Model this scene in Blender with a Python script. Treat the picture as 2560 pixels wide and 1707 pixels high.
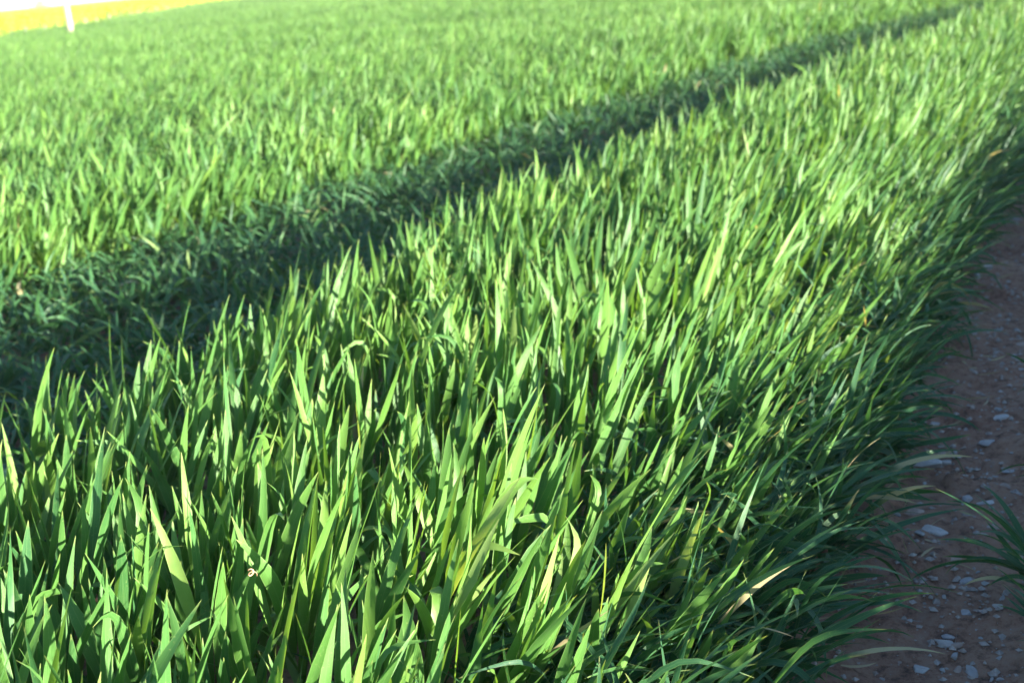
import bpy, bmesh, math, random
import numpy as np
from mathutils import Vector, Matrix

sc = bpy.context.scene
for o in list(bpy.data.objects): bpy.data.objects.remove(o)
R = math.radians
rng = np.random.default_rng(11)
random.seed(5)

# ------------------------------------------------------------------ camera
EYE = 1.05
VEIL = .0009
PITCH, ROLL = 16.35, 5.3
cam = bpy.data.cameras.new('camera'); camo = bpy.data.objects.new('camera', cam)
sc.collection.objects.link(camo); sc.camera = camo
cam.sensor_width = 22.3; cam.lens = 28.0
cam.clip_start = 0.02; cam.clip_end = 6000
camo.matrix_world = (Matrix.Translation((0, 0, EYE)) @ Matrix.Rotation(R(90 - PITCH), 4, 'X')
                     @ Matrix.Rotation(R(-ROLL), 4, 'Z'))
cam.dof.use_dof = True; cam.dof.focus_distance = 1.75; cam.dof.aperture_fstop = 3.9
cam.dof.aperture_blades = 0

# ------------------------------------------------------------------ light
SUN_AZ, SUN_EL = 120.0, 9.3                     # compass from +Y clockwise
sun = bpy.data.lights.new('sun', 'SUN'); suno = bpy.data.objects.new('sun', sun)
sc.collection.objects.link(suno)
sun.energy = 5.0; sun.angle = R(0.55); sun.color = (1.0, 0.92, 0.76)
sd = Vector((math.sin(R(SUN_AZ)) * math.cos(R(SUN_EL)), math.cos(R(SUN_AZ)) * math.cos(R(SUN_EL)), math.sin(R(SUN_EL))))
suno.rotation_euler = sd.to_track_quat('Z', 'Y').to_euler(); suno.location = (4, -3, 6)
w = bpy.data.worlds.new('World'); sc.world = w; w.use_nodes = True
nt = w.node_tree; bg = nt.nodes['Background']
sky = nt.nodes.new('ShaderNodeTexSky'); sky.sky_type = 'NISHITA'; sky.sun_disc = False
sky.sun_elevation = R(SUN_EL); sky.sun_rotation = R(SUN_AZ)
sky.air_density = 1.0; sky.dust_density = 0.25; sky.ozone_density = 3.0
# pale bright band of evening air low over the horizon
geo = nt.nodes.new('ShaderNodeTexCoord'); sx = nt.nodes.new('ShaderNodeSeparateXYZ'); nt.links.new(geo.outputs['Generated'], sx.inputs[0])
mr = nt.nodes.new('ShaderNodeMapRange'); nt.links.new(sx.outputs[2], mr.inputs[0])
for i_, v_ in enumerate((0.01, 0.045, 6.0, 1.0)): mr.inputs[i_ + 1].default_value = v_
vm = nt.nodes.new('ShaderNodeVectorMath'); vm.operation = 'SCALE'
nt.links.new(sky.outputs[0], vm.inputs[0]); nt.links.new(mr.outputs[0], vm.inputs['Scale']); nt.links.new(vm.outputs[0], bg.inputs[0]); bg.inputs[1].default_value = 0.074
sc.view_settings.view_transform = 'Standard'; sc.view_settings.look = 'None'
sc.view_settings.exposure = 2.55; sc.view_settings.gamma = 1.0
sc.cycles.max_bounces = 7; sc.cycles.diffuse_bounces = 4; sc.cycles.glossy_bounces = 2
sc.cycles.transmission_bounces = 4; sc.cycles.use_denoising = True
sc.cycles.sample_clamp_indirect = 6.0
sc.cycles.caustics_reflective = False; sc.cycles.caustics_refractive = False

# ------------------------------------------------------------------ helpers
def tag(o, label=None, cat=None, group=None, kind=None):
    if label: o['label'] = label
    if cat: o['category'] = cat
    if group: o['group'] = group
    if kind: o['kind'] = kind
    return o

def mesh_np(name, V, F, lc=None, mat=None, smooth=True):
    """numpy verts (n,3), quads (m,4) -> mesh"""
    me = bpy.data.meshes.new(name)
    V = np.ascontiguousarray(V, dtype=np.float32); F = np.ascontiguousarray(F, dtype=np.int32)
    k = F.shape[1] if len(F) else 4
    me.vertices.add(len(V)); me.vertices.foreach_set('co', V.ravel())
    me.loops.add(F.size); me.loops.foreach_set('vertex_index', F.ravel())
    me.polygons.add(len(F)); me.polygons.foreach_set('loop_start', np.arange(len(F), dtype=np.int32) * k)
    me.polygons.foreach_set('use_smooth', np.full(len(F), smooth))
    if lc is not None:
        a = me.attributes.new('lc', 'FLOAT_COLOR', 'POINT')
        a.data.foreach_set('color', np.ascontiguousarray(lc, dtype=np.float32).ravel())
    me.update(calc_edges=True); me.validate()
    if mat: me.materials.append(mat)
    return me

def link(name, me, parent=None):
    o = bpy.data.objects.new(name, me); sc.collection.objects.link(o)
    if parent: o.parent = parent
    return o

def vnoise(x, y, sc_, seed=0):
    """smooth value noise on arrays"""
    r = np.random.default_rng(seed); T = r.random((256, 256))
    x = np.asarray(x) / sc_; y = np.asarray(y) / sc_
    xi = np.floor(x).astype(int); yi = np.floor(y).astype(int); fx = x - xi; fy = y - yi
    fx = fx * fx * (3 - 2 * fx); fy = fy * fy * (3 - 2 * fy)
    g = lambda a, b: T[a & 255, b & 255]
    return (g(xi, yi) * (1 - fx) + g(xi + 1, yi) * fx) * (1 - fy) + (g(xi, yi + 1) * (1 - fx) + g(xi + 1, yi + 1) * fx) * fy

class N:
    def __init__(s, name):
        s.m = bpy.data.materials.new(name); s.m.use_nodes = True; s.t = s.m.node_tree
        s.t.nodes.clear(); s.out = s.n('ShaderNodeOutputMaterial')
    def n(s, t, **k):
        x = s.t.nodes.new(t)
        for a, b in k.items(): setattr(x, a, b)
        return x
    def put(s, sock, v):
        if v is None: return
        if hasattr(v, 'is_output') or hasattr(v, 'links'): s.t.links.new(v, sock)
        elif isinstance(v, (tuple, list)) and len(v) == 3 and sock.type == 'RGBA': sock.default_value = (*v, 1)
        else: sock.default_value = v
    def math(s, op, a, b=None, c=None, clamp=False):
        x = s.n('ShaderNodeMath', operation=op, use_clamp=clamp)
        for i, v in enumerate((a, b, c)): s.put(x.inputs[i], v)
        return x.outputs[0]
    def mix(s, f, a, b):
        x = s.n('ShaderNodeMix', data_type='RGBA'); s.put(x.inputs[0], f); s.put(x.inputs[6], a); s.put(x.inputs[7], b)
        return x.outputs[2]
    def ramp(s, f, pts):
        x = s.n('ShaderNodeMapRange', clamp=True); s.put(x.inputs[0], f)
        for i, v in enumerate(pts): x.inputs[i + 1].default_value = v
        return x.outputs[0]
    def noise(s, scale, detail=3, vec=None, rough=.55):
        x = s.n('ShaderNodeTexNoise'); x.inputs['Scale'].default_value = scale; x.inputs['Detail'].default_value = detail
        x.inputs['Roughness'].default_value = rough
        if vec is not None: s.t.links.new(vec, x.inputs['Vector'])
        return x.outputs[0]

def leaf_material(name, cool, mid, warm, straw, trans=.30, rough=.44, spec=.32):
    k = N(name)
    at = k.n('ShaderNodeAttribute', attribute_name='lc')
    sep = k.n('ShaderNodeSeparateColor'); k.t.links.new(at.outputs['Color'], sep.inputs[0])
    u, v, r = sep.outputs; dead = at.outputs['Alpha']
    pos = k.n('ShaderNodeNewGeometry').outputs['Position']
    c = k.mix(k.ramp(r, (0, .55, 0, 1)), cool, mid)
    c = k.mix(k.ramp(r, (.6, 1, 0, .8)), c, warm)
    c = k.mix(k.ramp(r, (.95, 1, 0, .6)), c, (.26, .35, .13))
    # paler sheath end, yellowish extreme tip
    c = k.mix(k.math('MULTIPLY', k.ramp(v, (0, .22, 1, 0)), .45), c, warm)
    c = k.mix(k.math('MULTIPLY', k.ramp(v, (.93, 1, 0, 1)), .75), c, (.34, .36, .11))
    # veins along the blade, midrib, thin pale margin
    au = k.math('ABSOLUTE', k.math('SUBTRACT', k.math('MULTIPLY', u, 2), 1))
    vein = k.math('SINE', k.math('MULTIPLY', u, 62))
    c = k.mix(k.math('MULTIPLY', k.math('ADD', vein, 1), .03), c, warm)
    c = k.mix(k.math('MULTIPLY', k.ramp(au, (.02, .10, 1, 0)), .22), c, (.2, .34, .13))
    c = k.mix(k.math('MULTIPLY', k.ramp(au, (.86, 1, 0, 1)), .5), c, (.26, .38, .13))
    # blotches
    nz = k.noise(38, 3, pos)
    c = k.mix(k.ramp(nz, (.42, .75, 0, .35)), c, mid)
    nz2 = k.noise(260, 2, pos)
    c = k.mix(k.ramp(nz2, (.66, .74, 0, .35)), c, (.3, .36, .14))
    # withered blades: straw colour creeping from the tip
    d = k.math('SUBTRACT', k.math('ADD', dead, v), 1.0)
    d = k.math('ADD', d, k.math('MULTIPLY', k.math('SUBTRACT', nz, .5), .35))
    dm = k.ramp(d, (.0, .16, 0, 1))
    c = k.mix(dm, c, straw)
    p = k.n('ShaderNodeBsdfPrincipled'); k.put(p.inputs['Base Color'], c)
    k.put(p.inputs['Roughness'], k.ramp(nz, (.3, .7, rough - .06, rough + .1)))
    p.inputs['Specular IOR Level'].default_value = spec
    b = k.n('ShaderNodeBump'); b.inputs['Strength'].default_value = .35; b.inputs['Distance'].default_value = .0006
    k.put(b.inputs['Height'], k.math('ADD', k.math('MULTIPLY', vein, .35), k.math('MULTIPLY', nz, 2.5))); k.t.links.new(b.outputs[0], p.inputs['Normal'])
    t = k.n('ShaderNodeBsdfTranslucent')
    tc = k.n('ShaderNodeMix', data_type='RGBA', blend_type='MULTIPLY'); tc.inputs[0].default_value = 1
    k.put(tc.inputs[6], c); tc.inputs[7].default_value = (1.9, 1.65, .65, 1)
    k.t.links.new(tc.outputs[2], t.inputs['Color'])
    m = k.n('ShaderNodeMixShader'); m.inputs[0].default_value = trans
    k.t.links.new(p.outputs[0], m.inputs[1]); k.t.links.new(t.outputs[0], m.inputs[2])
    k.t.links.new(m.outputs[0], k.out.inputs[0])
    return k.m

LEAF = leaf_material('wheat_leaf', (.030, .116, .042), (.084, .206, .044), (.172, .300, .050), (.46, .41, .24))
SHADE_LEAF = leaf_material('shade_tinted_leaf', (.022, .086, .044), (.036, .122, .042), (.070, .170, .040), (.40, .35, .20), trans=.28, rough=.44, spec=.38)  # shade put into the colour: darker, bluer greens for low growth and tufts
STRAW = leaf_material('dry_straw', (.40, .32, .20), (.46, .38, .26), (.5, .42, .3), (.46, .38, .26), trans=.2)

def soil_material():
    k = N('soil'); pos = k.n('ShaderNodeNewGeometry').outputs['Position']
    a = k.noise(3.2, 5, pos); b_ = k.noise(42, 6, pos, .72); c_ = k.noise(420, 3, pos, .7)
    c = k.mix(k.ramp(a, (.35, .68, 0, 1)), (.29, .140, .098), (.45, .26, .18))
    c = k.mix(k.ramp(b_, (.48, .72, 0, .6)), c, (.42, .31, .25))
    c = k.mix(k.ramp(b_, (.32, .50, .85, 0)), c, (.075, .042, .035))  # crevice shade put into the colour at the low spots of the bump
    c = k.mix(k.ramp(c_, (.62, .72, 0, .7)), c, (.40, .35, .31))
    p = k.n('ShaderNodeBsdfPrincipled'); k.put(p.inputs['Base Color'], c)
    p.inputs['Roughness'].default_value = .88; p.inputs['Specular IOR Level'].default_value = .25
    h = k.math('ADD', k.math('MULTIPLY', b_, 1.0), k.math('MULTIPLY', c_, .35))
    b = k.n('ShaderNodeBump'); b.inputs['Strength'].default_value = 1.0; b.inputs['Distance'].default_value = .012
    k.put(b.inputs['Height'], h); k.t.links.new(b.outputs[0], p.inputs['Normal'])
    k.t.links.new(p.outputs[0], k.out.inputs[0]); return k.m

def plain(name, c1, c2, scale=40, rough=.8, bump=.002, spec=.3, stretch=None):
    k = N(name); tcn = k.n('ShaderNodeTexCoord').outputs['Object']
    if stretch:
        mp = k.n('ShaderNodeMapping'); mp.inputs['Scale'].default_value = stretch
        k.t.links.new(tcn, mp.inputs[0]); tcn = mp.outputs[0]
    nz = k.noise(scale, 5, tcn, .62); n2 = k.noise(scale * 6, 3, tcn, .7)
    c = k.mix(k.ramp(nz, (.3, .7, 0, 1)), c1, c2)
    c = k.mix(k.ramp(n2, (.58, .72, 0, .4)), c, tuple(x * .55 for x in c1))
    p = k.n('ShaderNodeBsdfPrincipled'); k.put(p.inputs['Base Color'], c)
    p.inputs['Roughness'].default_value = rough; p.inputs['Specular IOR Level'].default_value = spec
    b = k.n('ShaderNodeBump'); b.inputs['Distance'].default_value = bump; b.inputs['Strength'].default_value = .7
    k.put(b.inputs['Height'], k.math('ADD', nz, k.math('MULTIPLY', n2, .3))); k.t.links.new(b.outputs[0], p.inputs['Normal'])
    k.t.links.new(p.outputs[0], k.out.inputs[0]); return k.m

SOIL = soil_material()

# ------------------------------------------------------------------ plan of the field
def E(y):    # crop edge along the bare path
    y = np.asarray(y, float); q = np.minimum(y, 8.0)
    return -.42 + .405 * q + .0125 * q * q + (y - q) * (.405 + .025 * 8)
def Nn(y):   # near strip's edge on the tramline
    y = np.asarray(y, float); q = np.minimum(y, 12.0)
    return -2.29 + .470 * q + .0098 * q * q + (y - q) * (.470 + .0196 * 12)
def Ff(y):   # far field's edge on the tramline
    y = np.asarray(y, float); q = np.minimum(y, 12.0)
    return -4.36 + .510 * q + .0080 * q * q + (y - q) * (.510 + .016 * 12)
COSP = .89                                        # strip width is measured square to the rows
PATHW = .58
NX, NY = .88, -.475                               # square to the rows, pointing at the path

def gz(x, y):                                     # height of the ground
    x = np.asarray(x, float); y = np.asarray(y, float)
    e = (x - E(y)) * COSP
    rut = np.exp(-((e - .22) / .16) ** 2) * -.022
    t = (x - .5 * (Nn(y) + Ff(y))) * COSP
    rut2 = np.exp(-(t / .2) ** 2) * -.03
    near = np.exp(-(np.maximum(np.hypot(x, y) - 7, 0) / 5) ** 2)
    und = (vnoise(x, y, .55, 3) - .5) * .024 + (vnoise(x, y, .16, 4) - .5) * .012
    fine = np.maximum(vnoise(x, y, .05, 5) - .45, 0) * .045 * (.2 + 1.3 * vnoise(x, y, .3, 9)) + (vnoise(x, y, .024, 6) - .5) * .011 + np.maximum(vnoise(x, y, .09, 7) - .6, 0) * .03
    return (rut + rut2 + und + fine * (e > -.25)) * near + (vnoise(x, y, 9, 8) - .5) * .14 * (1 - near)

# ground: one sheet, fine near the path, coarse out to the horizon
def axis(a, b, step, lim, g=1.25):
    out = list(np.arange(a, b, step)); s = step; x = out[-1]
    while x < lim: s *= g; x += s; out.append(x)
    s = step; x = a; pre = []
    while x > -lim: s *= g; x -= s; pre.append(x)
    return np.array(pre[::-1] + out)
ax = axis(-2.6, 3.2, .016, 4000); ay = axis(1.0, 7.0, .016, 4000)
X, Y = np.meshgrid(ax, ay); nx_, ny_ = len(ax), len(ay)
V = np.stack([X.ravel(), Y.ravel(), gz(X.ravel(), Y.ravel())], 1)
i = (np.arange(ny_ - 1)[:, None] * nx_ + np.arange(nx_ - 1)[None]).ravel()
Fq = np.stack([i, i + 1, i + 1 + nx_, i + nx_], 1)
tag(link('ground', mesh_np('ground', V, Fq, mat=SOIL)), kind='structure')

# ------------------------------------------------------------------ blades
class Blades:
    def __init__(s): s.V = []; s.F = []; s.C = []; s.n = 0
    def add(s, V, F, C):
        s.V.append(V); s.F.append(F + s.n); s.C.append(C); s.n += len(V)
    def leaves(s, base, az, tilt, bend, L, W, K, tw0, tw1, rnd, dead, azc=None, kink=None, kpos=None,
               lean=None, root=None, waver=.0, pw=1.5):
        n = len(az)
        if n == 0: return
        v = np.linspace(0, 1, K + 1)[None]
        th = tilt[:, None] + bend[:, None] * v ** pw
        if kink is not None: th = th + kink[:, None] / (1 + np.exp(-(v - kpos[:, None]) * 22))
        th = np.minimum(th, 2.75)
        a = az[:, None] + (azc[:, None] * v if azc is not None else 0 * v)
        d = np.stack([np.sin(th) * np.cos(a), np.sin(th) * np.sin(a), np.cos(th)], -1)
        seg = .5 * (d[:, 1:] + d[:, :-1]) * (L[:, None, None] / K)
        P = np.concatenate([np.zeros((n, 1, 3)), np.cumsum(seg, 1)], 1) + base[:, None]
        side = np.stack([-np.sin(a), np.cos(a), 0 * a], -1)
        nr = np.cross(d, side)
        tw = tw0[:, None] + tw1[:, None] * v
        sd_ = side * np.cos(tw)[..., None] + nr * np.sin(tw)[..., None]
        nn = np.cross(d, sd_)
        prof = np.minimum(1, .50 + 1.7 * v) * np.clip(1 - (np.maximum(0, v - .40) / .60) ** 1.75, 0, 1) ** .95
        prof = np.repeat(prof, n, 0)
        if waver > 0: prof = prof * (1 + waver * (rng.random(prof.shape) - .5))
        ww = prof * W[:, None] * .5 + .00015
        fold = (.28 - .12 * v) * ww
        if lean is not None and root is not None:
            z = np.maximum(P[..., 2] - root[:, None], 0)
            g = z * (1 + .9 * z / .35)
            P = P + np.stack([lean[:, 0:1] * g, lean[:, 1:2] * g, -.28 * z * (lean ** 2).sum(1)[:, None]], -1)
        M = P - nn * fold[..., None]
        A = P - sd_ * ww[..., None]; B = P + sd_ * ww[..., None]
        if waver > 0:
            off = (rng.random(prof.shape) - .5) * waver * .6 * ww
            A = A + nn * off[..., None]; B = B - nn * off[..., None]
        Vv = np.stack([A, M, B], 2).reshape(-1, 3)
        ring = 3 * (K + 1)
        q = np.arange(K) * 3
        f = np.concatenate([np.stack([q, q + 1, q + 4, q + 3], 1), np.stack([q + 1, q + 2, q + 5, q + 4], 1)])
        F = (np.arange(n) * ring)[:, None, None] + f[None]
        C = np.zeros((n, K + 1, 3, 4)); C[..., 0] = np.array([0, .5, 1])
        C[..., 1] = v[..., None]; C[..., 2] = rnd[:, None, None]; C[..., 3] = dead[:, None, None]
        s.add(Vv, F.reshape(-1, 4), C.reshape(-1, 4))
    def stems(s, base, top, r0, r1, rnd, lean, root):
        n = len(base)
        if n == 0: return
        rings = []
        for t in (0, .5, 1):
            c = base + (top - base) * t
            z = np.maximum(c[:, 2] - root, 0); g = z * (1 + .9 * z / .35)
            c = c + np.stack([lean[:, 0] * g, lean[:, 1] * g, -.28 * z * (lean ** 2).sum(1)], 1)
            r = (r0 + (r1 - r0) * t)[:, None]
            rings.append(np.stack([c + r * np.array([math.cos(q), math.sin(q), 0]) for q in (0, 2.09, 4.19)], 1))
        Vv = np.stack(rings, 1).reshape(-1, 3)
        f = [[3 * k + j, 3 * k + (j + 1) % 3, 3 * k + 3 + (j + 1) % 3, 3 * k + 3 + j] for k in range(2) for j in range(3)]
        F = (np.arange(n) * 9)[:, None, None] + np.array(f)[None]
        C = np.zeros((n, 9, 4)); C[..., 0] = .3; C[..., 1] = .06; C[..., 2] = rnd[:, None]
        s.add(Vv, F.reshape(-1, 4), C.reshape(-1, 4))
    def mesh(s, name, mat):
        return mesh_np(name, np.concatenate(s.V), np.concatenate(s.F), np.concatenate(s.C), mat)

def U(n, a, b): return rng.uniform(a, b, n)
def G(n, m, sd_): return rng.normal(m, sd_, n)

def tillers(B, x, y, hs, lean, K, nl=4, lscale=1., stems=True, wscale=1., waver=.12, spread=1., dead=.0006):
    """hs = per-plant height factor"""
    n = len(x)
    if n == 0: return
    z = gz(x, y) - .003
    stem = np.clip(G(n, .125, .03), .05, .2) * hs
    plant = vnoise(x, y, .35, 21) * .5 + rng.random(n) * .5
    az0 = np.where(rng.random(n) < .62, G(n, -1.45, .55), U(n, 0, 2 * math.pi))
    base = np.stack([x, y, z], 1)
    for j in range(nl):
        f = (j + 1) / nl
        keep = rng.random(n) < (.97 if j >= 1 else .8)
        m = keep.sum()
        b = base[keep].copy(); b[:, 2] += stem[keep] * (.25 + .75 * f) * U(m, .85, 1.05)
        az = az0[keep] + math.pi * j + G(m, 0, .45)
        up = f > .6
        tilt = np.abs(G(m, .12 if up else .40, .10 if up else .2)) * spread
        bend = np.abs(G(m, .13 if up else .6, .22 if up else .5)) * spread
        L = np.clip(G(m, .208 if up else .165, .028), .07, .27) * hs[keep] ** .6 * lscale
        W = np.clip(G(m, .0178 if up else .0125, .003), .006, .024) * wscale
        kink = np.where(rng.random(m) < .13, U(m, .5, 1.9), 0.) * spread
        de = np.where(rng.random(m) < (dead if up else dead * 3), U(m, .3, 1.0), U(m, -.2, .03))
        B.leaves(b, az, tilt, bend, L, W, K, G(m, 0, .35), G(m, 0, .9), np.clip(plant[keep] + G(m, 0, .14), 0, 1), de,
                 azc=G(m, 0, .35), kink=kink, kpos=U(m, .45, .85), lean=lean[keep], root=z[keep], waver=waver)
    if stems:
        top = base.copy(); top[:, 2] += stem
        B.stems(base, top, U(n, .0022, .0032), U(n, .0018, .0026), np.clip(.85 + G(n, 0, .1), 0, 1), lean, z)

def scatter(x0, x1, y0, y1, dens):
    n = int((x1 - x0) * (y1 - y0) * dens)
    return U(n, x0, x1), U(n, y0, y1)

def wedge(x, y, a=.62, back=1.2): return (np.abs(x) < a * (y + back))

# ---- near strip, between the tramline and the bare path
def lean_at(x, y, jit=.062):
    e = np.maximum((E(y) - x) * COSP, 0)          # metres from path edge
    m = .035 + .36 * np.exp(-e / .42) + .05 * np.clip(x + .2, 0, 1)
    gust = (vnoise(x, y, .5, 31) - .5) * .16
    n = len(x)
    return np.stack([m * .93 + gust + G(n, 0, jit), m * .15 + G(n, 0, jit) + .02], 1)

DENS = 400
FAR_UNIQUE = 8.5
def strip_band(B, y0, y1, K, dens):
    x, y = scatter(-3, 8, y0, y1, dens)
    e = (E(y) - x) * COSP; t = (x - Nn(y)) * COSP
    jag = (vnoise(x, y, .12, 41) - .5) * .10
    k = (e + jag > .0) & (t + jag > .0) & wedge(x, y)
    x, y, e, t = x[k], y[k], e[k], t[k]
    hs = (.38 + .62 * np.clip((e - .04) / .46, 0, 1) ** .9) * (1.02 - .02 * np.clip(t / .25, 0, 1))
    hs = hs * (.95 + .12 * vnoise(x, y, .4, 51)) * np.clip(G(len(x), 1, .06), .75, 1.15)
    tillers(B, x, y, hs, lean_at(x, y), K, wscale=1.04 if y0 < 3 else .95, waver=.20 if y0 < 3 else .08)
B = Blades()
strip_band(B, .55, 3.2, 12, DENS * .84)
strip_band(B, 3.2, FAR_UNIQUE, 6, DENS * 1.1)
strip_band(B, FAR_UNIQUE, 17, 4, DENS * .8)
# blades flopping out over the path, bent to the soil
def fringe(B, y0, y1, n, side, K=12):
    y = U(n, y0, y1)
    off = (.07 - rng.beta(1.3, 1.5, n) * .48) if side > 0 else rng.beta(1.2, 2.6, n) * .17 - .12
    x = (E(y) + off / COSP) if side > 0 else (E(y) + (PATHW - off) / COSP)
    z = gz(x, y)
    for j in range(3):
        m = n
        az = np.where(rng.random(m) < .8, G(m, -.35 if side > 0 else 2.85, .75), U(m, 0, 6.28))
        b = np.stack([x, y, z + U(m, .005, .05)], 1)
        B.leaves(b, az, np.clip(G(m, .75, .25), .2, 1.25), np.clip(G(m, .75, .45), 0, 1.9), np.clip(G(m, .19, .05), .08, .30),
                 np.clip(G(m, .0108, .0022), .006, .016), K, G(m, 0, .5), G(m, 0, 1.1), np.clip(G(m, .25, .2), 0, 1),
                 np.where(rng.random(m) < .018, U(m, .2, .9), -.1), azc=G(m, 0, .5),
                 kink=np.where(rng.random(m) < .2, U(m, .4, 1.2), 0.), kpos=U(m, .4, .8), waver=.12)
tag(link('wheat_crop', B.mesh('wheat_strip', LEAF)),
    'bright green strip of young wheat between the bare soil path and the dark tramline, sharp in the foreground',
    'wheat', kind='stuff')

B = Blades()
fringe(B, .9, 3.4, 1300, 1)
fringe(B, 3.4, 9, 2600, 1, 6)
tag(link('low_growth', B.mesh('edge_growth', SHADE_LEAF)),
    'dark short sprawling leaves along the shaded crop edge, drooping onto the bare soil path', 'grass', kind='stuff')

# ---- crushed short growth in the tramline
B = Blades()
def tram(y0, y1, dens, K):
    x, y = scatter(-5, 12, y0, y1, dens)
    k = (x < Nn(y) + .10) & (x > Ff(y) - .10) & wedge(x, y)
    x, y = x[k], y[k]; n = len(x); z = gz(x, y)
    wid = (Nn(y) - Ff(y)); mid = np.abs((x - .5 * (Nn(y) + Ff(y))) / (wid * .5))
    for j in range(4):
        b = np.stack([x + G(n, 0, .01), y + G(n, 0, .01), z + U(n, 0, .03)], 1)
        L = np.clip(G(n, .16, .04), .07, .22) * .88
        B.leaves(b, U(n, 0, 6.28), np.clip(G(n, .72, .28), .1, 1.3), np.clip(G(n, .8, .5), 0, 2), L,
                 np.clip(G(n, .0128, .0025), .006, .018), K, G(n, 0, .5), G(n, 0, .8), np.clip(G(n, .4, .3), 0, 1),
                 np.where(rng.random(n) < .006, U(n, .4, 1), -.1), azc=G(n, 0, .6),
                 kink=np.where(rng.random(n) < .15, U(n, .4, 1.3), 0.), kpos=U(n, .35, .8))
tram(1.2, 6, 350, 8); tram(6, 18, 270, 5)
tag(link('low_growth', B.mesh('tramline_growth', SHADE_LEAF)),
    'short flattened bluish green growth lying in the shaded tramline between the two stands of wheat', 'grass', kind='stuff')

# ------------------------------------------------------------------ instanced patches for distance
def hidden_collection(name, meshes):
    c = bpy.data.collections.new(name)
    for me in meshes:
        o = bpy.data.objects.new(me.name, me); c.objects.link(o)
    return c

def patch_field(obj_mesh, pts, rot, scl, coll, name):
    """adds loose points to the mesh and a node group that sets a patch of plants on each"""
    me = obj_mesh; n0 = len(me.vertices); n = len(pts)
    me.vertices.add(n)
    co = np.empty(len(me.vertices) * 3, np.float32); me.vertices.foreach_get('co', co)
    co = co.reshape(-1, 3); co[n0:] = pts; me.vertices.foreach_set('co', co.ravel())
    def attr(nm, vals, typ='FLOAT'):
        a = me.attributes.new(nm, typ, 'POINT'); z = np.zeros(len(me.vertices), np.float32); z[n0:] = vals
        a.data.foreach_set('value', z)
    attr('far', np.ones(n)); attr('rz', rot); attr('sz', scl)
    ng = bpy.data.node_groups.new(name, 'GeometryNodeTree')
    ng.interface.new_socket('Geometry', in_out='INPUT', socket_type='NodeSocketGeometry')
    ng.interface.new_socket('Geometry', in_out='OUTPUT', socket_type='NodeSocketGeometry')
    nd = ng.nodes; lk = ng.links.new
    gi = nd.new('NodeGroupInput'); go = nd.new('NodeGroupOutput')
    iop = nd.new('GeometryNodeInstanceOnPoints'); ci = nd.new('GeometryNodeCollectionInfo')
    ci.inputs[0].default_value = coll; ci.inputs['Separate Children'].default_value = True; ci.inputs['Reset Children'].default_value = True
    lk(ci.outputs[0], iop.inputs['Instance']); iop.inputs['Pick Instance'].default_value = True
    def na(nm):
        x = nd.new('GeometryNodeInputNamedAttribute'); x.data_type = 'FLOAT'; x.inputs[0].default_value = nm; return x.outputs[0]
    gt = nd.new('ShaderNodeMath'); gt.operation = 'GREATER_THAN'; lk(na('far'), gt.inputs[0]); gt.inputs[1].default_value = .5
    lk(gt.outputs[0], iop.inputs['Selection'])
    cx = nd.new('ShaderNodeCombineXYZ'); lk(na('rz'), cx.inputs[2]); lk(cx.outputs[0], iop.inputs['Rotation'])
    cs = nd.new('ShaderNodeCombineXYZ')
    cs.inputs[0].default_value = 1; cs.inputs[1].default_value = 1; lk(na('sz'), cs.inputs[2]); lk(cs.outputs[0], iop.inputs['Scale'])
    rv = nd.new('FunctionNodeRandomValue'); rv.data_type = 'INT'
    for s_ in rv.inputs:
        if s_.name == 'Max' and s_.type == 'INT': s_.default_value = len(coll.objects) * 7 - 1
    lk([o for o in rv.outputs if o.type == 'INT'][0], iop.inputs['Instance Index'])
    lk(gi.outputs[0], iop.inputs['Points'])
    jn = nd.new('GeometryNodeJoinGeometry'); lk(gi.outputs[0], jn.inputs[0]); lk(iop.outputs[0], jn.inputs[0])
    lk(jn.outputs[0], go.inputs[0])
    return ng

PS = .6
gz_real = gz
def patch_mesh(i, n, K):
    global gz
    gz = lambda x, y: np.zeros(len(x))
    B = Blades()
    x = U(n, -PS / 2 - .04, PS / 2 + .04); y = U(n, -PS / 2 - .04, PS / 2 + .04)
    hs = np.clip(G(n, 1.0, .11), .7, 1.3) * (.88 + .24 * vnoise(x + 30 * i, y, .2, 61))
    lean = np.stack([.10 + G(n, 0, .10), .02 + G(n, 0, .10)], 1)
    tillers(B, x, y, hs, lean, K, nl=3, stems=False, waver=.0, wscale=.82, dead=.0)
    gz = gz_real
    return B.mesh('wheat_patch', LEAF)
pcoll = hidden_collection('wheat_patches', [patch_mesh(i, 270, 4) for i in range(8)])

# ---- far field, left of the tramline
B = Blades()
def field_band(B, y0, y1, K, dens, reach=99):
    x, y = scatter(-8, 13, y0, y1, dens)
    t = (Ff(y) - x) * COSP
    jag = (vnoise(x, y, .15, 42) - .5) * .14
    k = (t + jag > 0) & (t < reach) & wedge(x, y, .55, 1.5)
    x, y, t = x[k], y[k], t[k]; n = len(x)
    hs = (.60 + .40 * np.clip(t / .35, 0, 1)) * (.88 + .22 * vnoise(x, y, .5, 52)) * np.clip(G(n, 1, .1), .7, 1.25)
    gust = (vnoise(x, y, .6, 33) - .5) * .25
    lean = np.stack([.09 + gust + G(n, 0, .1), .02 + G(n, 0, .1)], 1)
    tillers(B, x, y, hs, lean, K, wscale=.95, waver=.06)
field_band(B, 2.0, FAR_UNIQUE, 6, DENS * 1.1)
field_band(B, FAR_UNIQUE, FAR_UNIQUE + .45, 5, DENS)
field_band(B, FAR_UNIQUE + .45, 20, 4, DENS * .9, .95)
me = B.mesh('wheat_field', LEAF)
gx, gy = np.meshgrid(np.arange(-45, 45, PS * .92), np.arange(FAR_UNIQUE + .3, 110, PS * .92))
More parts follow.
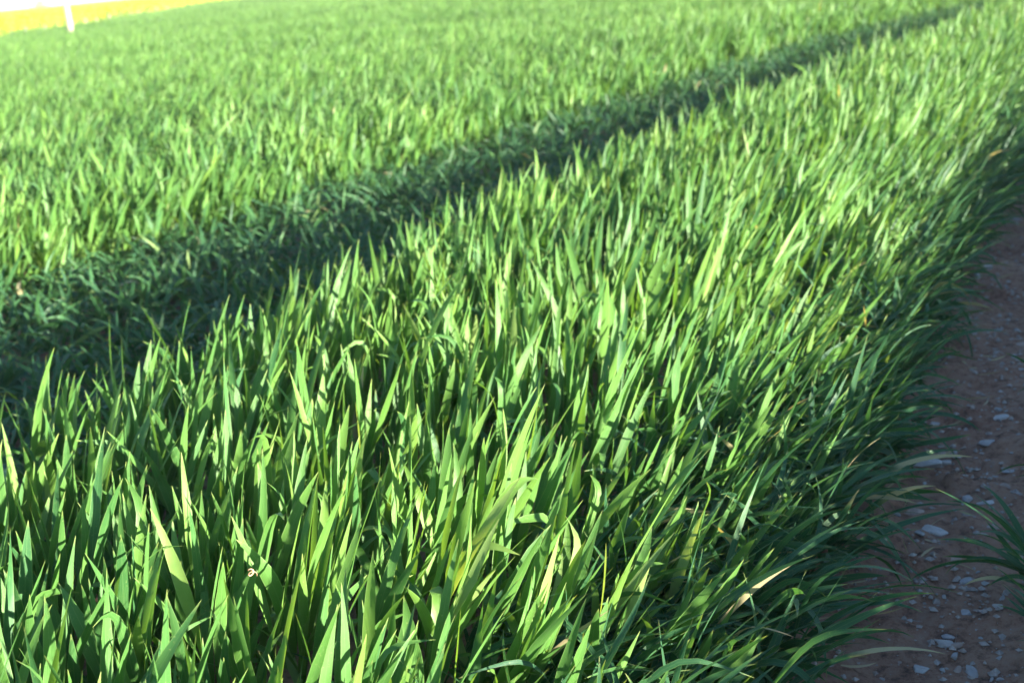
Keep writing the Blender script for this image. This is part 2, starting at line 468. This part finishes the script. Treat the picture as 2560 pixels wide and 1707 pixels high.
gx = gx.ravel() + U(gx.size, -.06, .06); gy = gy.ravel() + U(gy.size, -.06, .06)
XE = -14.7                                        # where the wheat stops on the left
k = (gx < Ff(gy) - .3) & wedge(gx, gy, .58, 1.5) & (gx > XE + .3)
gx, gy = gx[k], gy[k]
hz = 1.0 + (vnoise(gx, gy, 2.2, 71) - .5) * .35 + (vnoise(gx, gy * 2.2, 6, 72) - .5) * .3
ng = patch_field(me, np.stack([gx, gy, gz(gx, gy)], 1), U(len(gx), -.25, .25), hz, pcoll, 'far_wheat')
o = link('wheat_crop', me); md = o.modifiers.new('far_wheat', 'NODES'); md.node_group = ng
tag(o, 'broad pale green wheat field beyond the dark tramline, reaching back to the yellow field', 'wheat', kind='stuff')

# ---- crop beyond the path on the right, mostly outside the frame
B = Blades()
def right_band(B, y0, y1, K, dens):
    x, y = scatter(0, 9, y0, y1, dens)
    t = (x - E(y)) * COSP - PATHW
    jag = (vnoise(x, y, .15, 43) - .5) * .10
    k = (t + jag > 0) & (t < 1.6)
    x, y, t = x[k], y[k], t[k]; n = len(x)
    hs = (.72 + .28 * np.clip(t / .2, 0, 1)) * (.98 + .2 * vnoise(x, y, .5, 53)) * np.clip(G(n, 1, .1), .7, 1.25)
    lean = np.stack([.10 + G(n, 0, .1), G(n, 0, .1)], 1)
    tillers(B, x, y, hs, lean, K, wscale=1.1)
right_band(B, -1.2, 9, 6, DENS * .8)
fringe(B, 1.2, 6, 110, -1, 10)
tag(link('wheat_crop', B.mesh('wheat_right', LEAF)),
    'shaded dark green wheat leaves reaching in from the right edge of the picture over the bare path', 'wheat', kind='stuff')

# ------------------------------------------------------------------ stones on the path
PALE = plain('pale_stone', (.36, .33, .33), (.54, .50, .49), 60, .75, .0015)
GREY = plain('grey_stone', (.30, .28, .29), (.46, .43, .43), 70, .75, .0015)
BRN = plain('brown_stone', (.36, .26, .22), (.50, .38, .33), 70, .8, .0015)

def stone_mesh(name, lx, ly, lz, seed, mat, sub=3):
    r = np.random.default_rng(seed)
    bm = bmesh.new()
    for q in range(15 if sub > 2 else 11):
        d = r.normal(0, 1, 3); d[2] *= .8; d /= np.linalg.norm(d)
        d = np.sign(d) * np.abs(d) ** .8 * r.uniform(.8, 1.05)
        bm.verts.new((d[0] * lx / 2, d[1] * ly / 2, max(-.75, min(.75, d[2])) * lz / 2))
    h = bmesh.ops.convex_hull(bm, input=bm.verts)
    bmesh.ops.delete(bm, geom=[v for v in bm.verts if not v.link_faces], context='VERTS')
    bmesh.ops.dissolve_limit(bm, angle_limit=R(14), verts=bm.verts, edges=bm.edges)
    bmesh.ops.bevel(bm, geom=list(bm.edges), offset=min(lx, ly, lz) * .09, segments=2 if sub > 2 else 1, affect='EDGES', profile=.6)
    bmesh.ops.triangulate(bm, faces=bm.faces)
    bmesh.ops.recalc_face_normals(bm, faces=bm.faces)
    me = bpy.data.meshes.new(name); bm.to_mesh(me); bm.free()
    me.materials.append(mat); return me

SG = 'stones lying on the bare path'
def stone(x, y, size, asp, flat, rot, seed, mat, label):
    size *= 1.12
    o = link('stone', stone_mesh('stone', size, size * asp, size * flat, seed, mat))
    o.location = (x, y, float(gz(np.array([x]), np.array([y]))[0]) + size * flat * .16)
    o.rotation_euler = (random.uniform(-.12, .12), random.uniform(-.12, .12), rot)
    tag(o, label, 'stone', SG); return o
stone(.823, 2.434, .070, .62, .30, -.3, 1, PALE, 'largest flat pale grey stone, half under the overhanging wheat leaves at the path edge')
stone(.738, 2.142, .050, .60, .32, -.7, 2, PALE, 'pale pointed flat stone just in front of the reddish one at the crop edge')
stone(.728, 2.215, .044, .55, .40, .05, 3, BRN, 'reddish brown rounded flat stone behind a pale pointed stone at the crop edge')
stone(.860, 2.216, .032, .75, .40, .3, 4, PALE, 'pale triangular stone lying alone in the middle of the path')
stone(.980, 2.517, .040, .6, .40, -.1, 5, GREY, 'smooth oval grey stone in the path below the long thin slab')
stone(1.058, 2.641, .050, .40, .25, .05, 6, PALE, 'long thin pale slab highest up among the larger path stones')
stone(.565, 1.69, .030, .70, .45, -.5, 7, PALE, 'pale rounded stone at the very bottom of the path, left of a grey one')
stone(.632, 1.668, .036, .55, .5, 1.3, 8, GREY, 'upright bluish grey stone at the bottom of the path beside the right-hand wheat tuft')
stone(.618, 1.742, .034, .50, .30, -.5, 9, GREY, 'slanting grey slab in the lower path, front one of a leaning pair')
stone(.634, 1.768, .026, .45, .35, -.3, 10, GREY, 'smaller slab leaning behind the slanting grey one in the lower path')
stone(.721, 1.935, .028, .60, .40, .2, 11, GREY, 'flat grey stone in the path left of the arching wheat tuft')
stone(.680, 1.834, .026, .7, .35, -.2, 12, GREY, 'dark flat stone in front of the arching wheat tuft')
stone(.867, 2.444, .024, .65, .5, -.3, 13, PALE, 'small bright four-sided stone touching the right side of the largest flat stone')
stone(.873, 2.491, .026, .7, .5, .4, 14, BRN, 'brownish wedge stone just behind the largest flat stone')
stone(.703, 2.117, .026, .45, .4, -1.2, 15, GREY, 'narrow grey stone left of the pale pointed one, end on to the crop')
stone(.842, 2.263, .022, .9, .7, .4, 16, GREY, 'small blocky grey stone above the pale triangular one')
stone(.964, 2.368, .028, .55, .4, .1, 17, GREY, 'flat grey stone close to the right edge of the path behind the pale triangular one')
stone(.590, 1.824, .013, .8, .7, .8, 18, PALE, 'tiny bright white pebble beside the dark hollow of the path')

# countable smaller pebbles: three kinds copied about
protos = []
for q in range(9):
    o = link('pebble', stone_mesh('pebble', 1, random.uniform(.55, .85), random.uniform(.35, .55), 30 + q,
             (GREY, PALE, BRN, GREY, PALE, GREY, PALE, GREY, BRN)[q], sub=2)); protos.append(o)
cnt = 0
while cnt < 285:
    y = 1.5 + 4.3 * random.random() ** 1.5; e = random.gauss(.28, .14)
    if not -.02 < e < .5: continue
    if random.random() > .35 + .9 * float(vnoise(np.array([e * 2]), np.array([y]), .17, 88)[0]): continue
    x = float(E(y)) + e / COSP
    s = random.choice((.006, .008, .010, .012, .014, .016, .020, .026)) * random.uniform(.85, 1.4) * (1 if y < 3 else 1.35)
    o = protos[cnt % 9] if cnt < 9 else protos[cnt % 9].copy()
    if cnt >= 9: sc.collection.objects.link(o)
    o.location = (x, y, float(gz(np.array([x]), np.array([y]))[0]) + s * .1)
    o.scale = (s, s, s); o.rotation_euler = (random.uniform(-.2, .2), random.uniform(-.2, .2), random.uniform(0, 6.28))
    tag(o, 'small grey or brown pebble scattered on the bare shaded soil of the path', 'pebble', 'small pebbles scattered over the path')
    cnt += 1

# gravel grit: uncountable
n = 8000
y = 1.2 + 6 * rng.random(n) ** 1.5; e = G(n, .26, .15); x = E(y) + e / COSP
kk = (vnoise(x, y, .13, 90) > .38) | (rng.random(n) < .3); x, y = x[kk], y[kk]; n = len(x)
z = gz(x, y)
s = rng.random(n) ** 3 * .0075 + .0013 * (1 + .12 * np.maximum(y - 2, 0))
oct_ = np.array([[1, 0, 0], [0, 1, 0], [-1, 0, 0], [0, -1, 0], [0, 0, .7], [0, 0, -.7]])
Vg = oct_[None] * s[:, None, None] * rng.uniform(.55, 1.3, (n, 6, 1))
a = U(n, 0, 6.28); ca, sa = np.cos(a)[:, None], np.sin(a)[:, None]
Vg = np.stack([Vg[..., 0] * ca - Vg[..., 1] * sa, Vg[..., 0] * sa + Vg[..., 1] * ca, Vg[..., 2]], -1) + np.stack([x, y, z + s * .25], 1)[:, None]
tri = np.array([[0, 1, 4], [1, 2, 4], [2, 3, 4], [3, 0, 4], [1, 0, 5], [2, 1, 5], [3, 2, 5], [0, 3, 5]])
Fg = (np.arange(n) * 6)[:, None, None] + tri[None]
tag(link('gravel', mesh_np('gravel', Vg.reshape(-1, 3), Fg.reshape(-1, 3), mat=plain('grit', (.26, .20, .18), (.50, .44, .41), 90, .85), smooth=False)),
    'fine grit and crumbs of soil strewn along the bare path', 'gravel', kind='stuff')

# dry straw litter
B = Blades(); n = 420
y = 1.3 + 4.5 * rng.random(n) ** 1.4; e = rng.normal(.0, .14, n); x = E(y) + e / COSP
b = np.stack([x, y, gz(x, y) + .004], 1)
B.leaves(b, U(n, 0, 6.28), U(n, 1.25, 1.55), U(n, -.1, .2), U(n, .015, .07), U(n, .0014, .005), 4, U(n, -1, 1), U(n, -1, 1), rng.random(n), np.full(n, .0), azc=G(n, 0, .5))
tag(link('straw_litter', B.mesh('litter', STRAW)), 'bits of dry straw and dead leaf along the crop edge of the path', 'straw', kind='stuff')

# ------------------------------------------------------------------ wheat tufts standing by themselves at the right edge
TG = 'wheat tufts at the right side of the path'
def tuft(x, y, n, label, spread=1., L0=.17, seed=0, bias=None):
    B = Blades(); m = n; r = np.abs(G(m, 0, .014)); a = U(m, 0, 6.28)
    az = U(m, 0, 6.28) if bias is None else np.where(rng.random(m) < .65, G(m, bias, .6), U(m, 0, 6.28))
    b = np.stack([r * np.cos(a), r * np.sin(a), U(m, 0, .03)], 1)
    B.leaves(b, az, np.clip(G(m, .55, .25), .05, 1.1) * spread, np.clip(G(m, 1.0, .4), .1, 2.), np.clip(G(m, L0, .04), .07, .27),
             np.clip(G(m, .0095, .002), .005, .013), 14, G(m, 0, .4), G(m, 0, .9), np.clip(G(m, .25, .18), 0, 1),
             np.where(rng.random(m) < .1, U(m, .2, .8), -.1), azc=G(m, 0, .5), waver=.1)
    o = link('wheat_tuft', B.mesh('wheat_tuft', SHADE_LEAF)); o.location = (x, y, float(gz(np.array([x]), np.array([y]))[0]) - .004)
    tag(o, label, 'wheat tuft', TG)
tuft(.815, 1.83, 20, 'arching wheat tuft reaching left over the path at the lower right edge', 1.1, .17, bias=2.9)
tuft(.755, 1.62, 20, 'lowest wheat tuft in the bottom right corner of the path', 1.05, .14, bias=2.5)
tuft(1.00, 2.20, 8, 'thin wheat tuft above the arching one at the right edge', 1.15, .11, bias=3.0)
tuft(1.19, 2.62, 9, 'small sprawling wheat tuft near the long thin slab at the right edge', 1.2, .11, bias=3.0)

# ------------------------------------------------------------------ utility pole
WOOD = plain('weathered_wood', (.36, .32, .27), (.50, .46, .39), 6, .8, .004, stretch=(1, 1, .12))
PX, PY = -10.85, 35.17
root = bpy.data.objects.new('utility_pole', None); sc.collection.objects.link(root)
root.location = (PX, PY, float(gz(np.array([PX]), np.array([PY]))[0]) - .1)
tag(root, 'pale wooden utility pole standing in the far wheat in front of the yellow field', 'pole')
def lathe(name, prof, seg, mat, parent, loc=(0, 0, 0), wob=0):
    bm = bmesh.new(); rings = []
    for r_, z_ in prof:
        rings.append([bm.verts.new((r_ * (1 + wob * math.sin(3 * q * 6.283 / seg + z_)) * math.cos(q * 6.283 / seg), r_ * math.sin(q * 6.283 / seg), z_)) for q in range(seg)])
    for a_, b__ in zip(rings, rings[1:]):
        for q in range(seg): bm.faces.new((a_[q], a_[(q + 1) % seg], b__[(q + 1) % seg], b__[q]))
    bm.faces.new(rings[-1]); bm.faces.new(rings[0][::-1])
    me = bpy.data.meshes.new(name); bm.to_mesh(me); bm.free()
    for p in me.polygons: p.use_smooth = len(p.vertices) == 4
    me.materials.append(mat); o = link(name, me, parent); o.location = loc; return o
lathe('shaft', [(.076, 0), (.074, 1), (.071, 2.5), (.067, 5), (.063, 6.9), (.056, 7.0)], 20, WOOD, root, wob=.03)

# stakes along the edge of the yellow field
stake_me = None
ysk = [42.3, 43.9, 45.6, 47.1, 48.8, 50.5, 52.1, 53.9, 55.6, 57.3, 58.2, 60.2, 62.0, 63.8, 65.5, 67.4, 69.2, 71.0, 72.9, 74.6, 76.5, 78.5, 80.4, 82.4]
src = None
for q, yy in enumerate(ysk):
    if src is None:
        o = lathe('stake', [(.022, 0), (.021, .3), (.020, .44), (.010, .47)], 8, WOOD, None, wob=.08); src = o
    else:
        o = src.copy(); sc.collection.objects.link(o)
    xx = XE - .25 + random.uniform(-.05, .05)
    o.location = (xx, yy, float(gz(np.array([xx]), np.array([yy]))[0]) - .05); o.rotation_euler = (random.uniform(-.06, .06), random.uniform(-.06, .06), random.uniform(0, 3))
    o.scale = (1.3, 1.3, random.uniform(.85, 1.1))
    tag(o, 'short pale wooden stake in the row along the near edge of the yellow field', 'stake', 'stakes along the edge of the yellow field')

# dry verge between wheat and rapeseed
vx = np.linspace(XE - 2.2, XE + .1, 14); vy = np.arange(20, 130, .8)
X, Y = np.meshgrid(vx, vy)
V = np.stack([X.ravel(), Y.ravel(), gz(X.ravel(), Y.ravel()) + .03], 1)
i = (np.arange(len(vy) - 1)[:, None] * 14 + np.arange(13)[None]).ravel()
tag(link('verge', mesh_np('verge', V, np.stack([i, i + 1, i + 15, i + 14], 1), mat=plain('dry_verge', (.38, .31, .22), (.50, .43, .30), 2, .95, .01))), kind='structure')

# ------------------------------------------------------------------ rapeseed in flower
YEL = plain('rape_flower', (.56, .60, .012), (.64, .69, .02), 3, .6, .001)
RST = plain('rape_stem', (.10, .22, .05), (.16, .28, .07), 6, .7, .001)
def rape_patch(i, n=520, S=1.6, H=.84):
    r = np.random.default_rng(300 + i)
    x = r.uniform(-S / 2, S / 2, n); y = r.uniform(-S / 2, S / 2, n); h = H * r.uniform(.84, 1.02, n)
    # flower heads: short crossed spikes of petals, and stems below
    Vs, Fs, mi = [], [], []
    c = 0
    for k in range(n):
        for m in range(5):
            hx, hy, hzz = x[k] + r.normal(0, .05), y[k] + r.normal(0, .05), h[k] - .75 * r.random() ** 1.6
            a_ = r.uniform(0, 6.28); wv = r.uniform(.018, .032); hh = r.uniform(.02, .045)
            dx, dy = wv * math.cos(a_), wv * math.sin(a_)
            Vs += [(hx - dx, hy - dy, hzz - hh), (hx + dx, hy + dy, hzz - hh), (hx + dx * .8 - dy * .6, hy + dy * .8 + dx * .6, hzz + hh * .4), (hx - dx * .8 - dy * .6, hy - dy * .8 + dx * .6, hzz + hh)]
            Fs.append((c, c + 1, c + 2, c + 3)); mi.append(0); c += 4
        a_ = r.uniform(0, 6.28); dx, dy = .006 * math.cos(a_), .006 * math.sin(a_)
        Vs += [(x[k] - dx, y[k] - dy, 0), (x[k] + dx, y[k] + dy, 0), (x[k] + dx, y[k] + dy, h[k] - .1), (x[k] - dx, y[k] - dy, h[k] - .1)]
        Fs.append((c, c + 1, c + 2, c + 3)); mi.append(1); c += 4
        for m in range(2):
            a_ = r.uniform(0, 6.28); q = h[k] * r.uniform(.25, .75); dx, dy = .11 * math.cos(a_), .11 * math.sin(a_)
            Vs += [(x[k], y[k], q), (x[k] + dx * .5 - dy * .3, y[k] + dy * .5 + dx * .3, q + .05), (x[k] + dx, y[k] + dy, q + .02), (x[k] + dx * .5 + dy * .3, y[k] + dy * .5 - dx * .3, q + .05)]
            Fs.append((c, c + 1, c + 2, c + 3)); mi.append(1); c += 4
    me = mesh_np('rape_patch', np.array(Vs), np.array(Fs), smooth=False)
    me.materials.append(YEL); me.materials.append(RST)
    me.polygons.foreach_set('material_index', np.array(mi, np.int32)); me.update()
    return me
rcoll = hidden_collection('rape_patches', [rape_patch(i) for i in range(4)])
S = 1.5
rx, ry = np.meshgrid(np.arange(XE - 1.6, -150, -S), np.arange(26, 330, S))
rx = rx.ravel() + U(rx.size, -.1, .1); ry = ry.ravel() + U(ry.size, -.1, .1)
k = (rx > -.50 * ry - 4) & (rx < -.12 * ry) & (np.hypot(rx, ry) < 330)
k &= (np.hypot(rx, ry) < 140) | (rng.random(len(rx)) < .8)
rx, ry = rx[k], ry[k]
me = bpy.data.meshes.new('rape_field')
ng = patch_field(me, np.stack([rx, ry, 0 * rx], 1), U(len(rx), -3.14, 3.14), 1 + (vnoise(rx, ry, 8, 75) - .5) * .08, rcoll, 'rape')
o = link('rapeseed_crop', me); md = o.modifiers.new('rape', 'NODES'); md.node_group = ng
tag(o, 'bright yellow flowering rapeseed field on the far left below the white sky', 'rapeseed', kind='stuff')

# distant bushes on the skyline
BUSH = plain('bush_leaf', (.05, .10, .045), (.09, .15, .06), 3, .8, .01)
BARK = plain('bark', (.10, .08, .06), (.17, .14, .11), 8, .9, .01)
def bush(x, y, wd, ht, label, seed):
    r = np.random.default_rng(seed)
    root = bpy.data.objects.new('bush', None); sc.collection.objects.link(root); root.location = (x, y, 0)
    tag(root, label, 'bush', 'bushes on the skyline')
    n = 2600; cl = r.normal(0, .33, (22, 3)); p = cl[r.integers(0, 22, n)] + r.normal(0, .17, (n, 3))
    p[:, 2] = np.abs(p[:, 2] * .9 + .45); p = p * np.array([wd / 2, wd / 2, ht * .95]); s_ = r.uniform(.06, .16, n)[:, None]
    t1 = r.normal(0, 1, (n, 3)); t1 /= np.linalg.norm(t1, axis=1)[:, None]; t2 = np.cross(t1, r.normal(0, 1, (n, 3))); t2 /= np.linalg.norm(t2, axis=1)[:, None]
    Vq = np.stack([p - t1 * s_, p + t2 * s_ * .6, p + t1 * s_, p - t2 * s_ * .6], 1).reshape(-1, 3)
    link('crown', mesh_np('crown', Vq, np.arange(4 * n).reshape(-1, 4), mat=BUSH, smooth=False), root)
    lathe('trunk', [(.12, 0), (.09, ht * .4), (.04, ht * .75)], 8, BARK, root)
bush(-113, 345, 4.6, 3.0, 'small dark bush on the skyline just right of the pole', 1)
bush(-148, 350, 6, 2.6, 'dark bush on the skyline at the left edge of the picture', 2)

# tiny curled dry husk caught in the foreground leaves
hk = plain('husk', (.50, .28, .16), (.66, .42, .26), 200, .7, .0005)
bm = bmesh.new(); prev = None
for q in range(29):
    a_ = q * .42; rr = .0062 - .00016 * q; c = Vector((rr * math.cos(a_), .0006 * q - .008, rr * math.sin(a_)))
    tr = .0014 * (1 - abs(q - 14) / 18)
    ring = [bm.verts.new(c + Vector((tr * math.cos(m) * math.cos(a_), tr * math.sin(m), tr * math.cos(m) * math.sin(a_)))) for m in (0, 1.57, 3.14, 4.71)]
    if prev:
        for m in range(4): bm.faces.new((prev[m], prev[(m + 1) % 4], ring[(m + 1) % 4], ring[m]))
    prev = ring
me = bpy.data.meshes.new('dry_husk'); bm.to_mesh(me); bm.free(); me.materials.append(hk)
o = link('dry_husk', me); o.location = (-.392, 1.64, .27); o.rotation_euler = (.3, .4, .6)
tag(o, 'tiny curled orange brown husk caught among the lower left foreground leaves', 'husk')

# ------------------------------------------------------------------ added volume that pales the far field, standing in for lens veil
bm = bmesh.new(); bmesh.ops.create_cube(bm, size=1)
me = bpy.data.meshes.new('added_veil'); bm.to_mesh(me); bm.free()
o = link('added_veil', me); o.scale = (9000, 9000, 14); o.location = (0, 0, 14 / 2 - 2.2)
k = N('added_veil'); pv = k.n('ShaderNodeVolumePrincipled'); pv.inputs['Color'].default_value = (.95, .97, 1, 1)
pv.inputs['Density'].default_value = VEIL; k.t.links.new(pv.outputs[0], k.out.inputs['Volume']); me.materials.append(k.m)
tag(o, kind='stuff')
